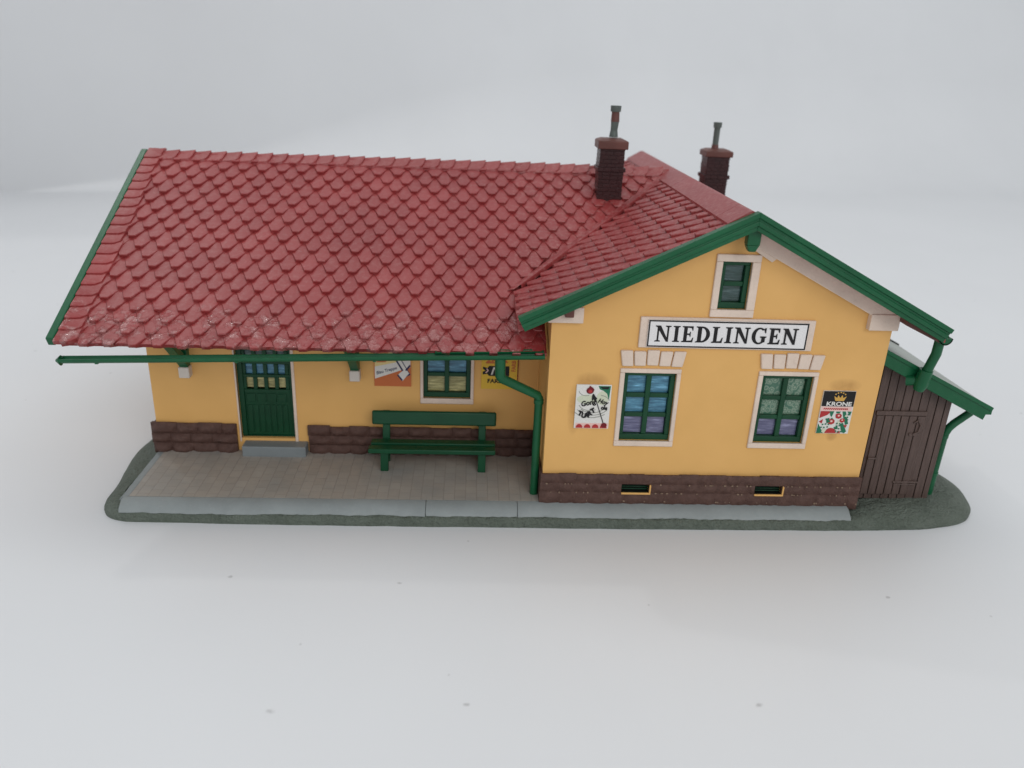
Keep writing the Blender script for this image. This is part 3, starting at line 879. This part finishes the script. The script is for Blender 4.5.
for z in (3.6,):
    m = MB(); m.tube([(75.9, SY - .5, z), (81.3, SY - .5, z)], .22, M['wood'], 8); m.tube([(76.2, SY - .5, z - .5), (80.8, SY - .5, z - .55)], .18, M['wood'], 8); m.box(78, 79.2, SY - .62, SY - .3, z - .7, z + .4, M['wood'])
    m.build('hinge', dr_, smooth=40)
m = MB()
m.tube([(77.4, SY - .5, 17.6), (78.2, SY - .6, 18.3), (78.9, SY - .6, 17.2), (78.7, SY - .6, 15.6), (77.6, SY - .6, 15.0)], .2, M['wood'], 8)
m.box(76.9, 79.2, SY - .6, SY - .3, 14.7, 15.3, M['wood'])
m.build('latch', dr_, smooth=40)
m = MB()
m.tube([(69.2, SY - .5, 9.2), (70.9, SY - .5, 9.2)], .28, M['wood'], 8); m.build('hinge', dr_, smooth=40)
# roof sheet with a green front fascia
m = MB()
m.prism([(66.3, sr(66.3) - .35), (91.0, sr(91.0) - .35), (90.6, sr(91.) - 1.35), (66.3, sr(66.3) - 1.35)], 1.6, SYB + 2, M['felt'])
for k in range(4): m.prism([(66.3, sr(66.3) - .33), (91.2, sr(91.2) - .33), (91.2, sr(91.2) - .05), (66.3, sr(66.3) - .05)], 4 + k * 9., 12.9 + k * 9., M['felt'])
m.prism([(66.3, sr(66.3) - .3), (91.2, sr(91.2) - .3), (91.2, sr(91.2) + .35), (66.3, sr(66.3) + .35)], SYB + 1.4, SYB + 2.4, M['dark'])
rf = m.build('roof', shd, bevel=.08)
m = MB()
m.prism([(66.3, sr(66.3) + .1), (91.3, sr(91.3) + .1), (90.5, sr(91.3) - 1.3), (90.1, sr(91.3) - 2.75), (66.3, sr(66.3) - 3.1)], .75, 1.55, M['green'])
m.prism([(66.3, sr(66.3) + .25), (91.6, sr(91.6) + .25), (91.3, sr(91.6) - .55), (66.3, sr(66.3) - .6)], .45, .76, M['green'])
m.box(90.2, 91.6, .76, SYB + 2, sr(91.2) - 1.6, sr(91.2) - .6, M['green'])
m.build('fascia', rf, bevel=.12)
m = MB()
m.tube([(90.9, 6.2, 20.4), (90.7, 6.2, 19.0), (87.9, 6.2, 16.5), (87.0, 6.2, 15.4), (86.4, 6.2, 13.8), (86.2, 6.2, -.6)], .85, M['green'])
for z in (13.2, 4.2): m.tube([(86.3 - (13.2 - z) * .01, 6.2, z), (86.3 - (13.2 - z) * .01, 6.2, z + .7)], 1.02, M['green'])
m.build('downpipe', shd, smooth=40)

# ------------------------------------------------------------------ bench
bn = thing('park_bench', -23.4, 13.5, 0, 'dark green slatted bench on the grey platform under the canopy', 'bench')
BX0, BX1 = -37.4, -9.8
m = MB(); m.prism([(16.6, 8.9), (17.4, 8.85), (17.9, 12.05), (17.1, 12.1)], BX0 + .3, BX1 + .2, M['bench'], 'x'); m.build('backrest', bn, bevel=.42)
m = MB(); m.box(BX0, BX1, 11.2, 13.4, 4.5, 5.6, M['bench']); m.build('seat_slat', bn, bevel=.2)
m = MB(); m.box(BX0 + .3, BX1, 14.0, 16.2, 4.7, 5.8, M['bench']); m.build('seat_slat', bn, bevel=.2)
for x in (-34.0, -12.7):
    m = MB(); m.prism([(11.6, .03), (13.0, .03), (13.1, 4.5), (11.9, 4.5)], x - .85, x + .85, M['bench'], 'x'); m.build('front_leg', bn, bevel=.15)
    m = MB(); m.prism([(16.2, .03), (17.5, .03), (18.5, 11.8), (17.55, 11.8), (17.2, 8.0), (16.3, 4.5)], x - .8, x + .8, M['bench'], 'x')
    m.box(x - .7, x + .7, 12.6, 16.6, 3.7, 4.48, M['bench']); m.build('rear_leg', bn, bevel=.15)

# ------------------------------------------------------------------ signs and posters (real flat objects)
def arc(cx, cy, rx, ry, a0, a1, n=14): return [(cx + rx * math.cos(math.radians(a0 + (a1 - a0) * k / n)), cy + ry * math.sin(math.radians(a0 + (a1 - a0) * k / n))) for k in range(n + 1)]
def stroke(pts, w):
    """2-D polyline as a list of quads"""
    q = []
    for (a, b) in zip(pts, pts[1:]):
        d = Vector((b[0] - a[0], b[1] - a[1])); l = d.length or 1; d /= l; e = Vector((-d.y, d.x)) * w / 2; d *= w * .25
        q.append([(a[0] + e.x - d.x, a[1] + e.y - d.y), (b[0] + e.x + d.x, b[1] + e.y + d.y), (b[0] - e.x + d.x, b[1] - e.y + d.y), (a[0] - e.x - d.x, a[1] - e.y - d.y)])
    return q
class Flat:
    """printed layers stacked on a thin card that faces -Y; u,v in mm from its lower left corner"""
    def __init__(s, x, y, z): s.m = MB(); s.o = (x, y, z); s.k = 0
    def card(s, w, h, t, mat, edge=None):
        x, y, z = s.o; s.m.box(x, x + w, y - t, y + .05, z, z + h, mat); s.y = y - t
    def poly(s, pts, mat):
        s.k += 1; x, y, z = s.o
        s.m.face([(x + u, s.y - .004 - .0016 * s.k, z + v) for u, v in pts], M[mat])
    def stroke(s, pts, w, mat):
        for q in stroke(pts, w): s.poly(q, mat)
    def text(s, txt, u, v, size, mat, ang=0., bold=0., sx=1., shear=0.):
        cu = bpy.data.curves.new('lettering', 'FONT'); cu.body = txt; cu.size = 1.; cu.offset = bold; cu.resolution_u = 3; cu.shear = shear
        ob_ = bpy.data.objects.new('lettering', cu); COL.objects.link(ob_)
        bpy.context.view_layer.update()
        ev = ob_.evaluated_get(bpy.context.evaluated_depsgraph_get()); me = ev.to_mesh()
        ca, sa = math.cos(ang), math.sin(ang); s.k += 1; x, y, z = s.o
        vs = []
        for w in me.vertices:
            a, b = w.co.x * size * sx, w.co.y * size
            vs.append((x + u + a * ca - b * sa, s.y - .004 - .0016 * s.k, z + v + a * sa + b * ca))
        s.m.mesh(vs, [tuple(p.vertices) for p in me.polygons], M[mat])
        ev.to_mesh_clear(); bpy.data.objects.remove(ob_); bpy.data.curves.remove(cu)

# bold roman capitals for the station name, drawn as outlines of unit height
def serif_letter(ch):
    if ch == 'I': return .44, [[(0, 0), (.44, 0), (.44, .06), (.33, .10), (.33, .90), (.44, .94), (.44, 1), (0, 1), (0, .94), (.11, .90), (.11, .10), (0, .06)]]
    if ch == 'N': return .98, [[(0, 0), (.36, 0), (.36, .06), (.245, .10), (.245, .90), (.13, .90), (.13, .10), (0, .06)],
                               [(0, 1), (0, .94), (.10, .90), (.715, 0), (.85, 0), (.85, .06), (.33, 1)],
                               [(.62, 1), (.62, .94), (.735, .90), (.735, .0), (.85, 0), (.85, .90), (.98, .94), (.98, 1)]]
    if ch == 'E': return .74, [[(0, 0), (.33, 0), (.33, 1), (0, 1), (0, .94), (.11, .90), (.11, .10), (0, .06)],
                               [(.33, 0), (.70, 0), (.74, .30), (.68, .30), (.60, .12), (.33, .10)], [(.33, 1), (.33, .90), (.57, .88), (.62, .73), (.68, .73), (.68, 1)],
                               [(.33, .45), (.33, .55), (.46, .55), (.50, .66), (.55, .66), (.55, .34), (.50, .34), (.46, .45)]]
    if ch == 'L': return .70, [[(0, 0), (.33, 0), (.33, .90), (.45, .94), (.45, 1), (0, 1), (0, .94), (.11, .90), (.11, .10), (0, .06)], [(.33, 0), (.66, 0), (.70, .34), (.64, .34), (.55, .12), (.33, .10)]]
    if ch == 'D':
        o_ = arc(.36, .5, .52, .5, 90, -90, 16); i_ = arc(.36, .5, .28, .40, 90, -90, 16)
        ring = [[o_[k], o_[k + 1], i_[k + 1], i_[k]] for k in range(16)]
        return .88, [[(0, 0), (.36, 0), (.36, 1), (0, 1), (0, .94), (.11, .90), (.11, .10), (0, .06)]] + ring
    if ch == 'G':
        o_ = arc(.46, .5, .46, .52, 48, 318, 22); i_ = arc(.48, .5, .245, .42, 52, 308, 22)
        ring = [[o_[k], o_[k + 1], i_[k + 1], i_[k]] for k in range(22)]
        return .92, ring + [[(.62, .08), (.84, .12), (.84, .38), (.92, .42), (.92, .48), (.52, .48), (.52, .42), (.62, .38)], [(.70, .94), (.76, .80), (.80, .68), (.86, .68), (.86, 1.0), (.80, 1.0)]]
sg_ = thing('station_sign', 34, 0, 37, 'white station name board with thin black border and black lettering above the lower windows', 'sign')
m = MB(); m.box(16.6, 50.7, -.55, .2, 34.35, 40.55, M['cream']); m.build('backing_board', sg_, bevel=.15)
fl = Flat(18.1, -.55, 34.72); fl.card(31.15, 5.4, .42, M['signw'])
bw = .30
for q in ([(0.02, 0.02), (31.13, 0.02), (31.13, bw), (0.02, bw)], [(0.02, 5.38 - bw), (31.13, 5.38 - bw), (31.13, 5.38), (0.02, 5.38)], [(0.02, bw), (bw, bw), (bw, 5.38 - bw), (.02, 5.38 - bw)], [(31.13 - bw, bw), (31.13, bw), (31.13, 5.38 - bw), (31.13 - bw, 5.38 - bw)]): fl.poly(q, 'black')
hh = 3.25; u = 0.; gap = .115
tot = sum(serif_letter(c)[0] for c in 'NIEDLINGEN') + gap * 9
kx = 27.9 / tot
u = 1.35
for c in 'NIEDLINGEN':
    w, polys = serif_letter(c)
    for q in polys: fl.poly([(u + a * kx, 1.08 + b * hh) for a, b in q], 'black')
    u += (w + gap) * kx
fl.m.build('name_board', sg_, smooth=0)

PG = 'advertising posters on the yellow walls'
# poster with rose, black script and red scallops
w, h = 6.95, 9.4
fl = Flat(5.3, -.02, 16.9); fl.card(w, h, .3, M['white'])
fl.poly([(.25, .1), (6.8, .1), (6.8, 1.15), (.25, 1.15)], 'pink')
fl.poly(arc(2.2, 6.3, 2.0, 1.0, 0, 360, 18)[:-1], 'pale'); fl.poly(arc(5.3, 6.6, 1.25, 1.5, 0, 360, 18)[:-1], 'pale')
fl.poly([(4.3, 9.2), (4.6, 8.5), (5.4, 8.15), (6.1, 7.6), (6.45, 6.6), (6.6, 6.3), (6.75, 9.2)], 'pgreen')
fl.poly([(4.6, 9.0), (5.6, 9.0), (6.5, 9.05), (6.3, 8.5), (5.2, 8.55)], 'black')
for cx, rr_, c0, c1 in ((2.0, 1.5, 190, 290), (2.9, 2.3, 200, 300), (4.6, 2.2, 20, 80), (3.4, 3.6, 215, 325), (3.4, 2.9, 220, 320), (3.2, 4.3, 220, 310)):
    fl.stroke(arc(cx, 5.6 if rr_ > 2 else 8.2, rr_, rr_ * .75, c0, c1, 10), .13, 'grey')
for k in range(4): fl.poly(arc(.95 + 1.62 * k + .1, .12, .68, .82, 0, 180, 10), 'red')
fl.poly(arc(2.7, 8.2, .75, .7, 0, 360, 12)[:-1], 'dred'); fl.poly(arc(2.75, 8.05, .4, .38, 0, 360, 10)[:-1], 'red')
fl.poly([(2.3, 8.6), (2.6, 9.25), (3.3, 8.75), (3.6, 8.3), (3.0, 8.45)], 'dred')
fl.stroke([(3.75, 6.9), (5.95, .9)], .17, 'black'); fl.poly(arc(6.0, .75, .6, .55, 0, 360, 10)[:-1], 'dred')
fl.poly([(3.2, 7.3), (3.45, 7.6), (3.9, 6.9), (4.25, 6.55), (3.9, 6.1), (3.45, 6.3), (3.25, 5.95), (3.15, 6.5)], 'black')
fl.text('Gong', 1.15, 4.75, 1.5, 'black', .24, .035, .9, .2); fl.text('Hoy', 4.35, 5.75, 1.3, 'black', -.30, .035, .9, .2); fl.text('ole', 5.1, 4.25, 1.2, 'black', -.12, .05, .85)
for i_, (c, a) in enumerate((('T', -.35), ('U', -.15), ('A', .1), ('R', .35), ('T', .5))):
    fl.text(c, .55 + i_ * .72, (3.0, 2.45, 2.4, 2.75, 3.35)[i_], 1.35, 'black', a, .07, .95)
o = fl.m.build('advertising_poster', None, smooth=0)
tag(o, 'white poster with red rose, black script and red scallops left of the blue-blind window', 'poster', PG)
# black and patchwork poster with crown
w, h = 6.65, 9.35
fl = Flat(55.0, -.02, 16.7); fl.card(w, h, .3, M['white'])
fl.poly([(.03, 6.0), (6.62, 6.0), (6.62, 9.32), (.03, 9.32)], 'black')
fl.poly([(2.6, 7.35), (2.75, 7.2), (4.35, 7.2), (4.5, 7.35), (4.85, 8.25), (4.2, 7.85), (3.95, 8.5), (3.55, 7.85), (3.1, 8.5), (2.95, 7.85), (2.3, 8.25)], 'gold')
for cx, cz in ((2.55, 8.65), (3.0, 8.92), (3.55, 9.05), (4.05, 8.92), (4.5, 8.65)): fl.poly(arc(cx, cz, .17, .15, 0, 360, 8)[:-1], 'gold')
fl.text('KRONE', .95, 6.15, 1.22, 'white', 0, .03, 1.28)
fl.poly([(.1, 5.0), (6.4, 5.0), (6.4, 5.95), (.1, 5.95)], 'pink')
random.seed(9)
xx = .6
while xx < 5.6:
    fl.stroke([(xx, 5.35), (xx + .2, 5.62), (xx + .35, 5.32)], .17, 'red'); xx += .42
random.seed(4)
fl.poly([(.1, 3.4), (.1, 4.95), (2.4, 4.95), (1.6, 4.1)], 'red'); fl.poly([(1.9, 4.95), (2.9, 4.95), (2.6, 3.7), (2.3, 3.9)], 'pgreen')
fl.poly([(4.6, 4.95), (5.3, 4.95), (6.3, 2.2), (5.7, 2.0), (5.0, 3.6)], 'pgreen'); fl.poly([(.1, .08), (.1, 2.2), (1.4, .08)], 'pgreen')
fl.poly([(4.6, 2.1), (5.2, 2.4), (6.2, .5), (5.8, .1), (5.3, .3)], 'pgreen')
for cx, cz, r_ in ((2.7, 2.65, .75), (4.0, 3.9, .68), (4.9, 2.95, .55)): fl.poly(arc(cx, cz, r_, r_ * .9, 20, 380, 7)[:-1], 'red'); fl.poly(arc(cx, cz + .1, r_ * .35, r_ * .3, 0, 360, 8)[:-1], 'pink')
fl.poly(arc(2.9, .1, 1.2, 1.15, 0, 180, 10), 'red')
for q in ([(.03, .03), (.03, 1.3), (.8, .03)], [(1.5, 3.2), (2.1, 3.5), (2.3, 2.6), (1.8, 2.2)], [(3.3, 4.9), (4.3, 4.9), (4.0, 4.5), (3.4, 4.55)], [(5.6, 4.95), (6.5, 4.95), (6.3, 4.0)], [(3.4, 1.4), (4.2, 1.7), (4.3, 1.1), (3.7, .9)]): fl.poly(q, 'pgreen')
for q in ([(.1, 2.6), (.9, 3.2), (.8, 2.2)], [(5.3, 1.9), (6.1, 2.0), (5.9, 1.3)], [(4.2, .1), (5.0, .1), (4.7, .7)], [(3.3, 4.3), (3.8, 4.5), (3.5, 3.4)]): fl.poly(q, 'red')
for q in ([(4.2, 3.0), (4.7, 2.2), (3.7, 2.0)], [(1.2, 1.1), (2.0, .9), (1.6, .1), (1.0, .4)], [(5.5, 4.3), (5.9, 3.6), (5.2, 3.9)]): fl.poly(q, 'pale')
for cx, cz in [(.9 + .55 * a + .2 * b, 1.4 + .62 * b) for a in range(3) for b in range(4)] + [(4.0 + .55 * a, .5 + .6 * b) for a in range(3) for b in range(4)] + [(5.9, 3.2 + .5 * b) for b in range(4)]:
    if random.random() < .85: fl.poly(arc(cx + random.uniform(-.1, .1), cz + random.uniform(-.1, .1), .19, .18, 0, 360, 7)[:-1], 'pgreen')
o = fl.m.build('advertising_poster', None, smooth=0)
tag(o, 'black-topped poster with gold crown over red and green patchwork, right of the lace-curtain window', 'poster', PG)
# yellow, white and orange poster with a tilted brush
w, h = 8.1, 10.6
fl = Flat(-36.8, D - .02, 16.55); fl.card(w, h, .3, M['oran'])
fl.poly([(.15, 4.2), (w - .1, 5.6), (w - .1, h - .1), (.15, h - .1)], 'pyel')
fl.poly([(.15, 1.75), (w - .12, 4.6), (w - .12, 6.4), (4.4, 5.6), (.15, 4.6)], 'white')
for v_, u_ in ((7.9, 3.1), (6.7, 3.4), (5.8, 2.6)):
    fl.stroke([(.7, v_), (u_, v_ + .1)], .36, 'oran')
fl.stroke([(4.6, 7.6), (7.3, 2.8)], 1.25, 'navy'); fl.stroke([(4.75, 7.5), (7.25, 3.1)], .7, 'white')
fl.stroke([(4.1, 7.6), (5.0, 7.2)], .5, 'black'); fl.stroke([(7.0, 3.9), (7.9, 5.0)], .4, 'navy')
fl.poly([(5.3, 2.9), (6.6, 4.0), (7.7, 3.2), (6.2, 1.3)], 'white'); fl.stroke([(5.2, 2.7), (6.1, 1.5)], .35, 'navy')
fl.text('Blau Treppe', .55, 2.75, 1.0, 'navy', .30, .02, .95, .2)
o = fl.m.build('advertising_poster', None, smooth=0)
tag(o, 'orange and yellow poster with slanted white band on the wall above the bench', 'poster', PG)
# yellow poster with black band
w, h = 8.2, 9.6
fl = Flat(-13.15, D - .02, 16.4); fl.card(w, h, .3, M['yel'])
fl.poly([(.2, .15), (w - .2, .15), (w - .2, 1.1), (.2, 1.1)], 'yel')
fl.text('FARBEN', 1.35, 1.45, 1.35, 'black', 0, .04, 1.05)
fl.poly([(.3, 3.4), (1.3, 3.6), (1.7, 3.1), (6.2, 3.1), (6.2, 5.5), (1.7, 5.5), (1.3, 5.0), (.3, 5.3), (.35, 4.7), (.9, 4.35), (.3, 4.1)], 'black')
fl.stroke([(1.0, 3.9), (1.5, 4.35), (1.2, 4.8)], .25, 'pink')
for q in ([(2.1, 3.4), (2.45, 3.4), (3.0, 5.2), (2.65, 5.2)], [(2.6, 5.2), (3.1, 5.2), (4.3, 3.4), (3.8, 3.4)], [(3.95, 3.4), (4.25, 3.4), (4.55, 5.2), (4.25, 5.2)]): fl.poly(q, 'white')
fl.text('2R', 1.0, 6.3, 1.9, 'oran', 0, .05, 1.2); fl.stroke([(1.0, 6.2), (5.2, 6.3)], .3, 'oran')
fl.text('FARB', 7.55, 4.2, 1.25, 'oran', PI / 2, .04, .9)
fl.text('2R', 3.6, 6.3, 1.9, 'oran', 0, .05, 1.0); fl.stroke([(w - .12, .2), (w - .12, h - .2)], .2, 'dred')
o = fl.m.build('advertising_poster', None, smooth=0)
tag(o, 'yellow poster with black band, half hidden behind the bent downpipe', 'poster', PG)

# ------------------------------------------------------------------ camera (solved from the photograph)
CAM = dict(f=799.52, pos=(-15.88, -145.03, 84.5), pitch=-21.93, yaw=3.33, roll=2.41)
cam = bpy.data.cameras.new('camera'); co = bpy.data.objects.new('camera', cam); COL.objects.link(co)
pt_, yw, rl = [math.radians(CAM[k]) for k in ('pitch', 'yaw', 'roll')]
fw = Vector((math.sin(yw) * math.cos(pt_), math.cos(yw) * math.cos(pt_), math.sin(pt_)))
r_ = fw.cross(Vector((0, 0, 1))).normalized(); u_ = r_.cross(fw)
r2 = math.cos(rl) * r_ + math.sin(rl) * u_; u2 = -math.sin(rl) * r_ + math.cos(rl) * u_
mt = Matrix((r2, u2, -fw)).transposed().to_4x4()
px, py, pz = CAM['pos']; mt.translation = Vector((px * S, py * S, (pz + GZ) * S))
co.matrix_world = mt
cam.sensor_width = 36; cam.lens = CAM['f'] / 1024 * 36; cam.clip_start = .01; cam.clip_end = 20
cam.dof.use_dof = True; cam.dof.focus_distance = .158; cam.dof.aperture_fstop = 20
sc.camera = co

# ------------------------------------------------------------------ light: even studio daylight, a large soft box overhead
world = bpy.data.worlds.new('World'); sc.world = world; world.use_nodes = True
bg = world.node_tree.nodes['Background']; bg.inputs['Color'].default_value = (.93, .97, 1., 1); bg.inputs['Strength'].default_value = .68
def area(name, loc, target, sx, sy, power, col=(1, 1, 1)):
    l = bpy.data.lights.new(name, 'AREA'); l.shape = 'RECTANGLE'; l.size = sx; l.size_y = sy; l.energy = power; l.color = col
    o = bpy.data.objects.new(name, l); COL.objects.link(o); o.location = loc
    o.rotation_euler = (Vector(target) - Vector(loc)).to_track_quat('-Z', 'Y').to_euler(); return o
area('soft_box', (.02, .22, .75), (-.02, .02, 0), .75, .38, 1.15, (1, .99, .975))
area('front_lamp', (.42, -1.2, .72), (.02, 0, .02), .8, .6, 5.3, (1, .985, .97))
l = bpy.data.lights.new('ceiling_lamp', 'AREA'); l.shape = 'DISK'; l.size = .035; l.energy = .40; l.color = (1, .98, .95)
o = bpy.data.objects.new('ceiling_lamp', l); COL.objects.link(o); o.location = (-.42, .45, .76); o.rotation_euler = (Vector((-.05, 0, 0)) - o.location).to_track_quat('-Z', 'Y').to_euler()
sc.view_settings.view_transform = 'Standard'; sc.view_settings.look = 'None'; sc.view_settings.exposure = 0; sc.view_settings.gamma = 1
